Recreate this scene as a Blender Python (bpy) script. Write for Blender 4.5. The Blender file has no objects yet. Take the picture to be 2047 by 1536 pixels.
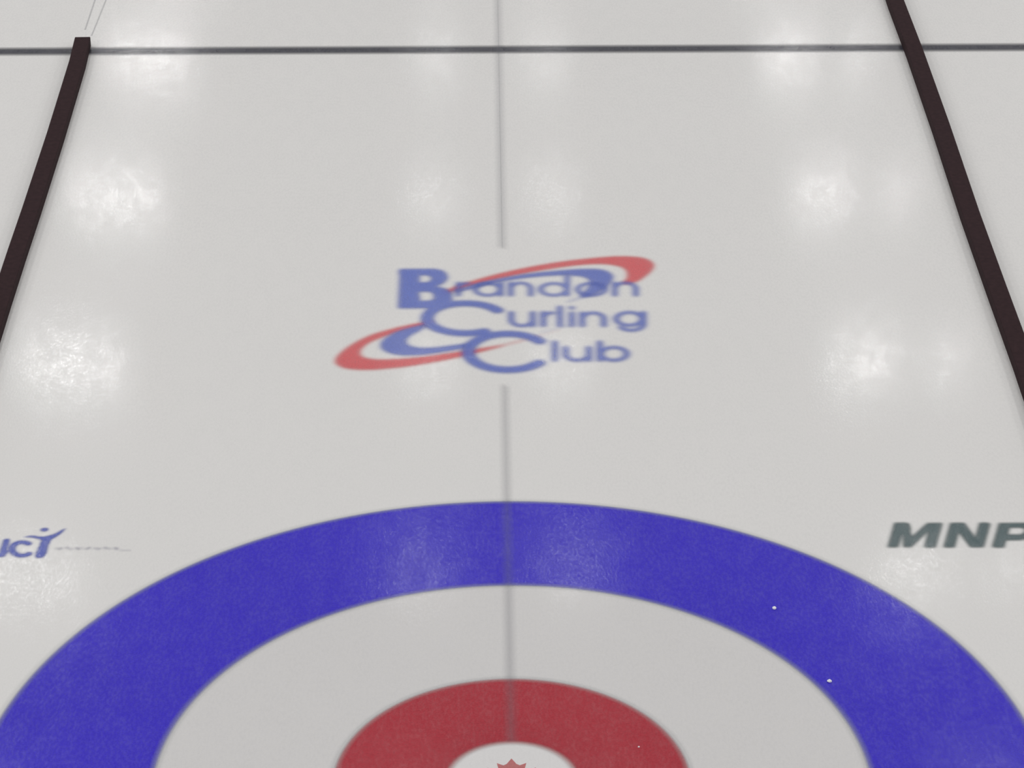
import bpy, math, numpy as np
from mathutils import Matrix, Vector
S=bpy.context.scene
S.view_settings.view_transform='Standard'
W,H=2047.0,1536.0
# ---------------- camera calibration from sheet geometry -------------
def cam(p):
    cx,cy,cz,yaw,pit,rol,f=p
    fw=np.array([math.sin(yaw)*math.cos(pit),math.cos(yaw)*math.cos(pit),-math.sin(pit)])
    rt=np.array([math.cos(yaw),-math.sin(yaw),0.0]); up=np.cross(rt,fw)
    r2=math.cos(rol)*rt+math.sin(rol)*up; u2=-math.sin(rol)*rt+math.cos(rol)*up
    return np.array([cx,cy,cz]),r2,u2,fw,f
def ground(p,u,v,z=0.0):
    C,r,up,fw,f=cam(p)
    d=r*((u-W/2)/f)-up*((v-H/2)/f)+fw
    t=(z-C[2])/d[2]
    q=C+d*t
    return q[0],q[1]
circ=[(1016,1003,1.829),(1018,1170,1.219),(1020,1358,.61),(310,1536,1.219),(1735,1536,1.219),(668,1536,.61),(1380,1536,.61)]
ctr=[(997,60),(998,200),(1003,480),(1009,800),(1013,950),(1019,1300),(1021,1440)]
hog=[(0,102),(500,102),(1000,100),(1500,98),(2047,93)]
def res(p):
    o=[]
    for u,v,r in circ:
        x,y=ground(p,u,v); o.append((math.hypot(x,y)-r)*500)
    for u,v in ctr: o.append(ground(p,u,v)[0]*300)
    for u,v in hog: o.append((ground(p,u,v)[1]-6.45)*150)
    return np.array(o)
p=np.array([0,-7.94,5.93,0,math.radians(28.95),0,5804.0])
for it in range(40):
    r0=res(p); J=np.zeros((len(r0),7))
    for k in range(7):
        d=np.zeros(7); d[k]=1e-5 if k<6 else .01
        J[:,k]=(res(p+d)-r0)/d[k]
    D=J.T@J
    p=p-np.linalg.solve(D+np.diag(np.diag(D))*1e-4,J.T@r0)
C,r,up,fw,f=cam(p)
cd=bpy.data.cameras.new("camera"); co=bpy.data.objects.new("camera",cd); S.collection.objects.link(co)
M=Matrix.Identity(4)
for i in range(3):
    M[i][0]=r[i];M[i][1]=up[i];M[i][2]=-fw[i];M[i][3]=C[i]
co.matrix_world=M
cd.sensor_fit='HORIZONTAL'; cd.sensor_width=36; cd.lens=f*36/W
S.camera=co
G=lambda u,v:ground(p,u,v)

def srgb(r,g,b):
    return tuple(((c/255)/12.92 if c/255<=.04045 else ((c/255+.055)/1.055)**2.4) for c in (r,g,b))+(1.0,)
# ---------------- materials -----------------
def ice_mat(name,base=None,attr=False,rough=.11,k=.022,cloud=.25,smin=.05):
    m=bpy.data.materials.new(name); m.use_nodes=True
    nt=m.node_tree; N=nt.nodes; L=nt.links; N.clear()
    out=N.new('ShaderNodeOutputMaterial'); b=N.new('ShaderNodeBsdfPrincipled'); L.new(b.outputs[0],out.inputs[0])
    geo=N.new('ShaderNodeNewGeometry')
    mp=N.new('ShaderNodeMapping'); mp.inputs['Scale'].default_value=(1,.4,1); L.new(geo.outputs['Position'],mp.inputs[0])
    def noise(s,d,vec): 
        n=N.new('ShaderNodeTexNoise'); n.inputs['Scale'].default_value=s; n.inputs['Detail'].default_value=d; L.new(vec,n.inputs['Vector']); return n.outputs['Fac']
    def mr(v,a,b_,c,d):
        x=N.new('ShaderNodeMapRange'); x.inputs['From Min'].default_value=a; x.inputs['From Max'].default_value=b_
        x.inputs['To Min'].default_value=c; x.inputs['To Max'].default_value=d; L.new(v,x.inputs['Value']); return x.outputs[0]
    def op(o,a,b_):
        x=N.new('ShaderNodeMath'); x.operation=o; L.new(a,x.inputs[0])
        if isinstance(b_,float): x.inputs[1].default_value=b_
        else: L.new(b_,x.inputs[1])
        return x.outputs[0]
    n1=noise(110,2,mp.outputs[0])
    bp=N.new('ShaderNodeBump'); bp.inputs['Distance'].default_value=.0002; bp.inputs['Strength'].default_value=1
    L.new(n1,bp.inputs['Height']); L.new(bp.outputs[0],b.inputs['Normal'])
    b.inputs['Roughness'].default_value=rough
    b.inputs['IOR'].default_value=1.33
    # polished pebble tops versus frosted ice between them, and broader scraped streaks
    fine=mr(noise(90,3,mp.outputs[0]),.44,.64,.12+smin,1.0)
    broad=mr(noise(16,3,mp.outputs[0]),.40,.62,.3+smin,1.0)
    L.new(op('MULTIPLY',fine,broad),b.inputs['Specular IOR Level'])
    w4=op('MULTIPLY',noise(1.6,4,geo.outputs['Position']),float(cloud))
    ad=op('ADD',noise(150,2,geo.outputs['Position']),w4)
    c0=.5+.5*cloud
    m2=mr(ad,c0-.25,c0+.25,1-k,1+k)
    sc=N.new('ShaderNodeVectorMath'); sc.operation='SCALE'; L.new(m2,sc.inputs['Scale'])
    if attr:
        a=N.new('ShaderNodeAttribute'); a.attribute_name='pigment'; L.new(a.outputs['Color'],sc.inputs[0])
        L.new(a.outputs['Alpha'],b.inputs['Alpha'])
    else:
        rgb=N.new('ShaderNodeRGB'); rgb.outputs[0].default_value=base; L.new(rgb.outputs[0],sc.inputs[0])
    L.new(sc.outputs[0],b.inputs['Base Color'])
    return m
ICE=(.775,.763,.742,1)
m_ice=ice_mat("ice",ICE); m_paint=ice_mat("paint_under_ice",attr=True,k=.14,cloud=.25,smin=.25,rough=.14); m_white=ice_mat("white_paint_under_ice",attr=True)

def mkobj(name,verts,faces,mat,cols=None,parent=None,**props):
    me=bpy.data.meshes.new(name); me.from_pydata(verts,[],faces); me.update()
    if cols is not None:
        at=me.color_attributes.new('pigment','FLOAT_COLOR','POINT')
        at.data.foreach_set('color',np.asarray(cols,dtype=np.float32).ravel())
    me.materials.append(mat)
    o=bpy.data.objects.new(name,me); S.collection.objects.link(o)
    if parent: o.parent=parent
    for k,v in props.items(): o[k]=v
    return o
def empty(name,loc,**props):
    o=bpy.data.objects.new(name,None); o.location=loc; o.empty_display_size=.2; S.collection.objects.link(o)
    for k,v in props.items(): o[k]=v
    return o
mkobj("floor",[(-14,-6,0),(14,-6,0),(14,30,0),(-14,30,0)],[(0,1,2,3)],m_ice,kind="structure",label="white pebbled curling ice with soft lamp reflections")

# ---------------- painted rings ----------------
def ring(name,profile,z,parent,seg=256,mat=m_paint,**props):
    V=[];Cc=[];F=[]
    for (R,c,a) in profile:
        for i in range(seg):
            t=2*math.pi*i/seg; V.append((R*math.cos(t),R*math.sin(t),z)); Cc.append((c[0],c[1],c[2],a))
    for k in range(len(profile)-1):
        for i in range(seg):
            j=(i+1)%seg; F.append((k*seg+i,(k+1)*seg+i,(k+1)*seg+j,k*seg+j))
    return mkobj(name,V,F,mat,Cc,parent,**props)
BLUE=srgb(66,54,196)[:3]; RED=srgb(174,58,68)[:3]; DK=srgb(166,171,176)[:3]; DKB=srgb(110,108,192)[:3]; DKR=srgb(184,108,112)[:3]; WHT=(.835,.82,.81)
house=empty("curling_house",(0,0,0),label="blue, white and red target rings painted in the ice",category="curling target")
ring("blue_ring",[(1.194,DK,0),(1.210,DK,.14),(1.224,DKB,.7),(1.243,BLUE,1),(1.6,BLUE,1),(1.805,BLUE,1),(1.822,DKB,.7),(1.834,DK,.15),(1.852,DK,0)],.0010,house)
ring("white_ring",[(.6,WHT,0),(.625,WHT,.7),(.9,WHT,.7),(1.2,WHT,.7),(1.225,WHT,0)],.0006,house,mat=m_white)
ring("red_ring",[(.202,DK,0),(.217,DKR,.22),(.239,RED,.95),(.4,RED,1),(.585,RED,1),(.602,DKR,.68),(.614,DK,.14),(.632,DK,0)],.0010,house)
ring("button",[(.001,WHT,.9),(.1,WHT,.9),(.21,WHT,.9),(.225,WHT,0)],.0006,house,mat=m_white)
half=[(0,1),(.12,.76),(.2,.7),(.36,.8),(.3,.42),(.38,.38),(.58,.6),(.64,.46),(.92,.5),(.82,.24),(.94,.14),(.46,-.26),(.54,-.46),(.05,-.38),(.04,-.85)]
pts=[(x*.14,y*.13) for x,y in half]+[(-x*.14,y*.13) for x,y in reversed(half[1:])]
n=len(pts)
LEAF=srgb(204,100,100)
mkobj("maple_leaf",[(x,y,.0014) for x,y in pts],[tuple(range(n))],m_paint,[LEAF[:3]+(.65,)]*n,house)

def soft_strip(name,pl,w,blur,col,alpha,z,parent=None,fade=None,**props):
    P=[np.array(q) for q in pl]; V=[];Cc=[];F=[]
    offs=[(-w/2-blur/2,0),(-w/2-blur/6,.3),(-w/2+blur/2,1),(w/2-blur/2,1),(w/2+blur/6,.3),(w/2+blur/2,0)]
    n=len(offs)
    for i,q in enumerate(P):
        a=P[max(i-1,0)];b=P[min(i+1,len(P)-1)]; d=(b-a)/np.linalg.norm(b-a); nn=np.array([-d[1],d[0]])
        al=alpha*(fade[i] if fade else 1)
        for o,k in offs:
            s=q+nn*o; V.append((s[0],s[1],z)); Cc.append(tuple(col)+(al*k,))
    for i in range(len(P)-1):
        for k in range(n-1): a=i*n+k; F.append((a,a+n,a+n+1,a+1))
    return mkobj(name,V,F,m_paint,Cc,parent,**props)
xs=np.linspace(-9,9,60)
soft_strip("hog_line",[(x,6.45) for x in xs],.084,.05,srgb(70,70,78)[:3],.9,.0008,label="dark painted line running across the ice sheets",category="line")
y1=G(1003,500)[1]; y2=G(1009,766)[1]
ce=empty("center_line",(0,0,0),label="thin faint grey line along the middle of the ice",category="line")
gr=srgb(138,138,146)[:3]
ys=[y1,y1+.04]+list(np.linspace(y1+.2,12,40)); soft_strip("far_segment",[(0,y) for y in ys],.034,.036,gr,.19,.0012,ce,fade=[0]+[1]*41)
ys=list(np.linspace(.23,y2-.2,40))+[y2-.04,y2]; soft_strip("near_segment",[(0,y) for y in ys],.030,.030,gr,.20,.0015,ce,fade=[1]*41+[0])

# ---------------- raster pigment decals -------------
class Grid:
    def __init__(s,x0,x1,y0,y1,st):
        s.nx=int((x1-x0)/st)+1; s.ny=int((y1-y0)/st)+1; s.st=st;s.x0=x0;s.y0=y0
        s.X,s.Y=np.meshgrid(x0+np.arange(s.nx)*st,y0+np.arange(s.ny)*st); s.a=np.zeros_like(s.X)
    def stroke(s,px,w,val=1):
        q=[G(*a) for a in px]
        for (ax,ay),(bx,by) in zip(q[:-1],q[1:]):
            dx,dy=bx-ax,by-ay; L2=dx*dx+dy*dy+1e-12
            t=np.clip(((s.X-ax)*dx+(s.Y-ay)*dy)/L2,0,1)
            d=np.hypot(s.X-ax-t*dx,s.Y-ay-t*dy)
            s.a=np.maximum(s.a,val*np.clip((w/2-d)/s.st+.5,0,1))
    def poly(s,px,sub=False):
        q=[G(*a) for a in px]; ins=np.zeros(s.X.shape,bool)
        for (ax,ay),(bx,by) in zip(q,q[1:]+q[:1]):
            if ay==by: continue
            c=((ay>s.Y)!=(by>s.Y))&(s.X<(bx-ax)*(s.Y-ay)/(by-ay)+ax); ins^=c
        if sub: s.a[ins]=0
        else: s.a[ins]=1
    def obj(s,name,col,alpha,sigma,z,parent=None,**props):
        k=int(3*sigma/s.st)+1; g=np.exp(-.5*(np.arange(-k,k+1)*s.st/sigma)**2); g/=g.sum()
        A=np.apply_along_axis(lambda r:np.convolve(r,g,'same'),1,s.a); A=np.apply_along_axis(lambda r:np.convolve(r,g,'same'),0,A)
        on=A>.02; idx=-np.ones(A.shape,int)
        fm=on[:-1,:-1]|on[1:,:-1]|on[:-1,1:]|on[1:,1:]
        use=np.zeros(A.shape,bool); use[:-1,:-1]|=fm;use[1:,:-1]|=fm;use[:-1,1:]|=fm;use[1:,1:]|=fm
        idx[use]=np.arange(use.sum())
        V=[(float(x),float(y),z) for x,y in zip(s.X[use],s.Y[use])]
        A=np.where(A>.02,A,0)
        Cc=np.zeros((len(V),4)); Cc[:,:3]=col; Cc[:,3]=A[use]*alpha
        jj,ii=np.nonzero(fm)
        F=[tuple(int(t) for t in r) for r in np.stack([idx[jj,ii],idx[jj,ii+1],idx[jj+1,ii+1],idx[jj+1,ii]],1)]
        return mkobj(name,V,F,m_paint,Cc,parent,**props)
def arc(cx,cy,rx,ry,a0,a1,n=24):
    return [(cx+rx*math.cos(math.radians(a0+(a1-a0)*i/n)),cy-ry*math.sin(math.radians(a0+(a1-a0)*i/n))) for i in range(n+1)]
bx0,by0=G(650,770); bx1,by1=G(1330,495)
bx0-=.05;bx1+=.05
logo=empty("club_logo",(0,(by0+by1)/2,0),label="blue and red club emblem reading Brandon Curling Club",category="logo")
def unpar(o): o.matrix_parent_inverse=logo.matrix_world.inverted(); 
LB=srgb(108,126,208)[:3]; LR=srgb(232,106,110)[:3]
def smooth(P,n=5):
    out=[];m=len(P)
    for i in range(m):
        p0,p1,p2,p3=[np.array(P[(i+k)%m],float) for k in(-1,0,1,2)]
        for j in range(n):
            t=j/n; out.append(tuple(.5*((2*p1)+(-p0+p2)*t+(2*p0-5*p1+4*p2-p3)*t*t+(-p0+3*p1-3*p2+p3)*t**3)))
    return out
bpy.context.view_layer.update()
st=.0042
SG=.012
g=Grid(bx0,bx1,by0,by1,st)
g.poly(smooth([(888,583),(920,570),(980,552),(1050,536),(1120,524),(1190,516),(1240,513),(1285,516),(1305,527),(1303,540),(1285,556),(1265,566),(1245,567),(1254,555),(1252,541),(1235,532),(1200,528),(1150,531),(1080,541),(1010,555),(940,572),(895,586)]))
g.poly(smooth([(862,642),(800,654),(740,671),(695,695),(672,717),(675,730),(700,738),(750,739),(820,732),(900,718),(960,704),(1010,690),(960,697),(900,706),(850,713),(800,718),(750,719),(722,712),(722,698),(745,682),(800,663),(850,650)]))
g.stroke([(1000,692),(1045,681)],.014,.45);g.stroke([(1045,681),(1080,671)],.010,.3); g.stroke([(1080,671),(1120,660)],.008,.2)
unpar(g.obj("red_swoosh",LR,.78,SG,.0006,logo))
g=Grid(bx0,bx1,by0,by1,st)
g.poly(smooth([(905,583),(960,566),(1040,550),(1110,542),(1170,538),(1205,540),(1223,549),(1223,562),(1207,578),(1185,590),(1165,596),(1160,592),(1174,577),(1179,563),(1165,554),(1130,551),(1070,554),(1000,564),(930,581)]))
g.poly(smooth([(855,648),(800,661),(770,677),(761,692),(775,705),(810,711),(860,708),(935,695),(930,688),(870,695),(835,695),(814,688),(816,675),(842,660)]))
g.stroke([(1165,594),(1135,604)],.012,.5)
g.stroke([(1080,665),(1135,652)],.009,.35)
unpar(g.obj("blue_swoosh",LB,.74,SG,.0009,logo))
g=Grid(bx0,bx1,by0,by1,st)
g.poly([(799,538),(868,538),(884,541),(893,548),(894,558),(886,567),(872,573),(890,577),(903,586),(904,600),(893,611),(872,617),(797,617)])
g.poly([(838,551),(856,551),(862,555),(862,560),(855,565),(838,565)],True)
g.poly([(838,584),(860,584),(868,589),(868,597),(860,602),(838,602)],True)
w=.0215
g.stroke([(917,566),(916,591)],w); g.stroke(arc(933,579,17,12,175,80),w)
g.stroke(arc(975,579,25,12,0,360),w); g.stroke([(1001,566),(1001,591)],w)
def nn_(x0,x1,top,base):
    g.stroke([(x0,top),(x0,base)],w); c=(x0+x1)/2; h=(x1-x0)/2; g.stroke(arc(c,top+12,h,12,180,0)+[(x1,base)],w)
def uu_(x0,x1,top,base):
    g.stroke([(x1,top),(x1,base)],w); c=(x0+x1)/2; h=(x1-x0)/2; g.stroke([(x0,top)]+arc(c,base-12,h,12,180,360),w)
nn_(1021,1061,566,591)
g.stroke(arc(1107,579,26,12,0,360),w); g.stroke([(1134,552),(1133,591)],w)
g.stroke(arc(1182,579,27,12,0,360),w)
nn_(1229,1271,566,591)
w=.0235
uu_(1022,1065,625,652)
g.stroke([(1086,625),(1086,652)],w); g.stroke(arc(1102,638,16,12,175,80),w)
g.stroke([(1119,614),(1119,652)],w)
g.stroke([(1143,626),(1143,652)],w); g.stroke([(1143,615),(1143,617)],w)
nn_(1164,1207,626,652)
g.stroke(arc(1258,638,26,13,0,360),w); g.stroke([(1286,625),(1286,648)]+arc(1262,649,24,12,0,-150),w)
g.stroke([(1109,684),(1109,721)],w)
uu_(1131,1177,695,721)
g.stroke([(1199,684),(1199,721)],w); g.stroke(arc(1227,708,26,13,0,360),w)
g.stroke(arc(930,637,76,30,32,300,48),.054)
g.stroke(arc(1015,704,79,36,36,322,48),.054)
unpar(g.obj("lettering",LB,.80,SG,.0012,logo))

# dark green-grey lettering
x0,y0=G(1750,1120); x1,y1_=G(2150,1030)
g=Grid(x0,x1,y0,y1_,.0035)
def it(P,ox,h0=1046,h1=1095,sl=14,wd=1.0):
    return [(ox+x*wd+sl*y,h1-(h1-h0)*y) for x,y in P]
g.poly(it([(0,0),(0,1),(30,1),(42,.42),(66,1),(96,1),(96,0),(73,0),(73,.68),(47,0),(32,0),(23,.62),(21,0)],1774))
g.poly(it([(0,0),(0,1),(28,1),(58,.4),(58,1),(80,1),(80,0),(54,0),(22,.62),(22,0)],1886))
g.poly(it([(0,0),(0,1),(60,1),(76,.93),(82,.78),(80,.52),(70,.36),(52,.3),(24,.3),(24,0)],1983))
g.poly(it([(24,.52),(24,.8),(48,.8),(56,.74),(56,.6),(48,.52)],1983),True)
g.obj("sponsor_logo",srgb(88,106,108)[:3],.87,.0075,.0006,label="dark green-grey slanted lettering reading MNP in the ice",category="logo")
x0,y0=G(-150,1135); x1,y1_=G(275,1040)
sp=empty("sponsor_logo",(x0,y0,0),label="blue slanted lettering uct, its t a leaping figure",category="logo")
bpy.context.view_layer.update()
def up2(o): o.matrix_parent_inverse=sp.matrix_world.inverted()
g=Grid(x0,x1,y0,y1_,.0035)
w=.024
g.stroke([(13,1081),(4,1111)],w); g.stroke([(-28,1080)]+arc(-10,1101,20,11,190,350),w)
g.stroke(arc(44,1098,20,13.5,50,315),.025)
g.poly(smooth([(46,1075),(64,1071.5),(84,1074),(106,1069),(131,1057),(116,1071),(103,1079),(98,1087),(88,1113),(71,1113),(81,1087),(82,1080),(64,1075)]))
g.stroke([(88,1059.5),(90,1059.5)],.025)
up2(g.obj("lettering",srgb(84,98,186)[:3],.88,.0055,.0006,sp))
g=Grid(x0,x1,y0,y1_,.0035)
for k in range(18): g.stroke([(112+k*7,1097+1.5*math.sin(k*1.7)),(115+k*7,1097-1.5*math.sin(k*2.9))],.013,.5+.45*math.sin(k*2.3))
g.stroke([(240,1101),(262,1101)],.006,.7)
up2(g.obj("small_print",srgb(140,140,165)[:3],.42,.005,.0006,sp,label="faint thin grey line of tiny print"))

# ---------------- dividers -----------
md=bpy.data.materials.new("divider_foam"); md.use_nodes=True
nt=md.node_tree; b=nt.nodes['Principled BSDF']; b.inputs['Roughness'].default_value=.9; b.inputs['Specular IOR Level'].default_value=.15
nz=nt.nodes.new('ShaderNodeTexNoise'); nz.inputs['Scale'].default_value=40; rp=nt.nodes.new('ShaderNodeValToRGB')
rp.color_ramp.elements[0].color=srgb(40,27,30); rp.color_ramp.elements[1].color=srgb(60,42,44)
tc=nt.nodes.new('ShaderNodeTexCoord'); nt.links.new(tc.outputs['Object'],nz.inputs[0]); nt.links.new(nz.outputs[0],rp.inputs[0]); nt.links.new(rp.outputs[0],b.inputs['Base Color'])
def divider(pl,w,h,lab):
    bev=.003; prof=[(-w/2,0),(-w/2,h-bev),(-w/2+bev,h),(w/2-bev,h),(w/2,h-bev),(w/2,0)]
    P=[np.array(q) for q in pl];V=[];F=[];k=len(prof)
    for i,q in enumerate(P):
        a=P[max(i-1,0)];b_=P[min(i+1,len(P)-1)]; d=(b_-a)/np.linalg.norm(b_-a); nn=np.array([d[1],-d[0]])
        for o,z in prof: s=q+nn*o; V.append((s[0],s[1],z))
    for i in range(len(P)-1):
        for j in range(k):
            a=i*k+j; b2=i*k+(j+1)%k; F.append((a,b2,b2+k,a+k))
    F.append(tuple(range(k))[::-1]); F.append(tuple((len(P)-1)*k+j for j in range(k)))
    return mkobj("lane_divider",V,F,md,label=lab,category="divider",group="foam dividers between curling sheets")
def gz(u,v,z=.05): return ground(p,u,v,z)
Lp=[gz(u,v) for u,v in [(165,74),(154,120),(110,265),(62,413),(32,502),(2,594)]]; 
Rp=[gz(u,v) for u,v in [(1792,0),(1830,100),(1881,245),(1940,422),(1993,570),(2047,718)]]
Lp=[tuple(q) for q in Lp]+[(Lp[-1][0]-.02,-3.0)]
Rp=[(Rp[0][0]+.01,14.0)]+[tuple(q) for q in Rp]+[(Rp[-1][0],-3.0)]
divider(Lp,.082,.05,"dark brown-black foam divider strip ending just past the line")
divider(Rp,.085,.05,"dark brown-black foam divider strip crossing the line")
a=G(183,72);b_=G(212,0); c_=G(170,60); d_=G(190,0)
for q0,q1 in ((a,b_),(c_,d_)):
    q0=np.array(q0);q1=np.array(q1); e=q0+(q1-q0)*4
    soft_strip("ice_seam",[tuple(q0+(e-q0)*t) for t in np.linspace(0,1,8)],.008,.006,gr,.3,.0006,label="hairline grey seam in the ice past the divider end",category="line")
mc=bpy.data.materials.new("chip"); mc.use_nodes=True; mc.node_tree.nodes['Principled BSDF'].inputs['Base Color'].default_value=(.95,.95,.97,1)
rng=np.random.default_rng(3)
import bmesh
for (u,v,s) in [(1548,1218,.008),(1658,1364,.008),(1277,1495,.0035)]:
    bm=bmesh.new(); bmesh.ops.create_icosphere(bm,subdivisions=2,radius=s)
    for vv in bm.verts: vv.co*=1+.3*(rng.random()-.5); vv.co.z=max(vv.co.z*.7+s*.45,0)
    me=bpy.data.meshes.new("ice_chip"); bm.to_mesh(me); bm.free(); me.materials.append(mc)
    o=bpy.data.objects.new("ice_chip",me); x,y=G(u,v); o.location=(x,y,.001); S.collection.objects.link(o)
    o["label"]="tiny white chip of ice lying on the painted rings"; o["category"]="ice chip"; o["group"]="loose ice chips"
# ---------------- lights ----------
Hl=6.5
def mirror(x,y): return x+(x-C[0])*Hl/C[2], y+(y-C[1])*Hl/C[2]
rows=[mirror(0,y)[1] for y in (1.30,2.96,4.64,6.32)]
dim=rows[0]
rs=(rows[-1]-rows[0])/3
rows=[rows[0]-rs*i for i in range(5,0,-1)]+rows+[rows[-1]+rs*i for i in range(1,3)]
RAD=26.0
for y in rows:
    for x,wd,s in ((-3.75,.9,.9),(-.6,.45,.4),(.6,.45,.4),(3.3,.55,.85),(4.05,.25,.7),(-11,1.2,1),(-7.4,1.2,1),(7.4,1.2,1),(11,1.2,1)):
        if y==dim and 3<abs(x)<5: s*=.5   # outer lamps of this row turned down so their ice reflections stay faint
        l=bpy.data.lights.new("ceiling_lamp",'AREA'); l.shape='RECTANGLE'; l.size=wd; l.size_y=.14; l.energy=RAD*s*wd; l.color=(1,.99,.98)
        o=bpy.data.objects.new("ceiling_lamp",l); o.location=(x,y,Hl); S.collection.objects.link(o)
wd=bpy.data.worlds.new("world"); S.world=wd; wd.use_nodes=True
bg=wd.node_tree.nodes['Background']; bg.inputs[0].default_value=(.965,.965,.98,1); bg.inputs[1].default_value=.42
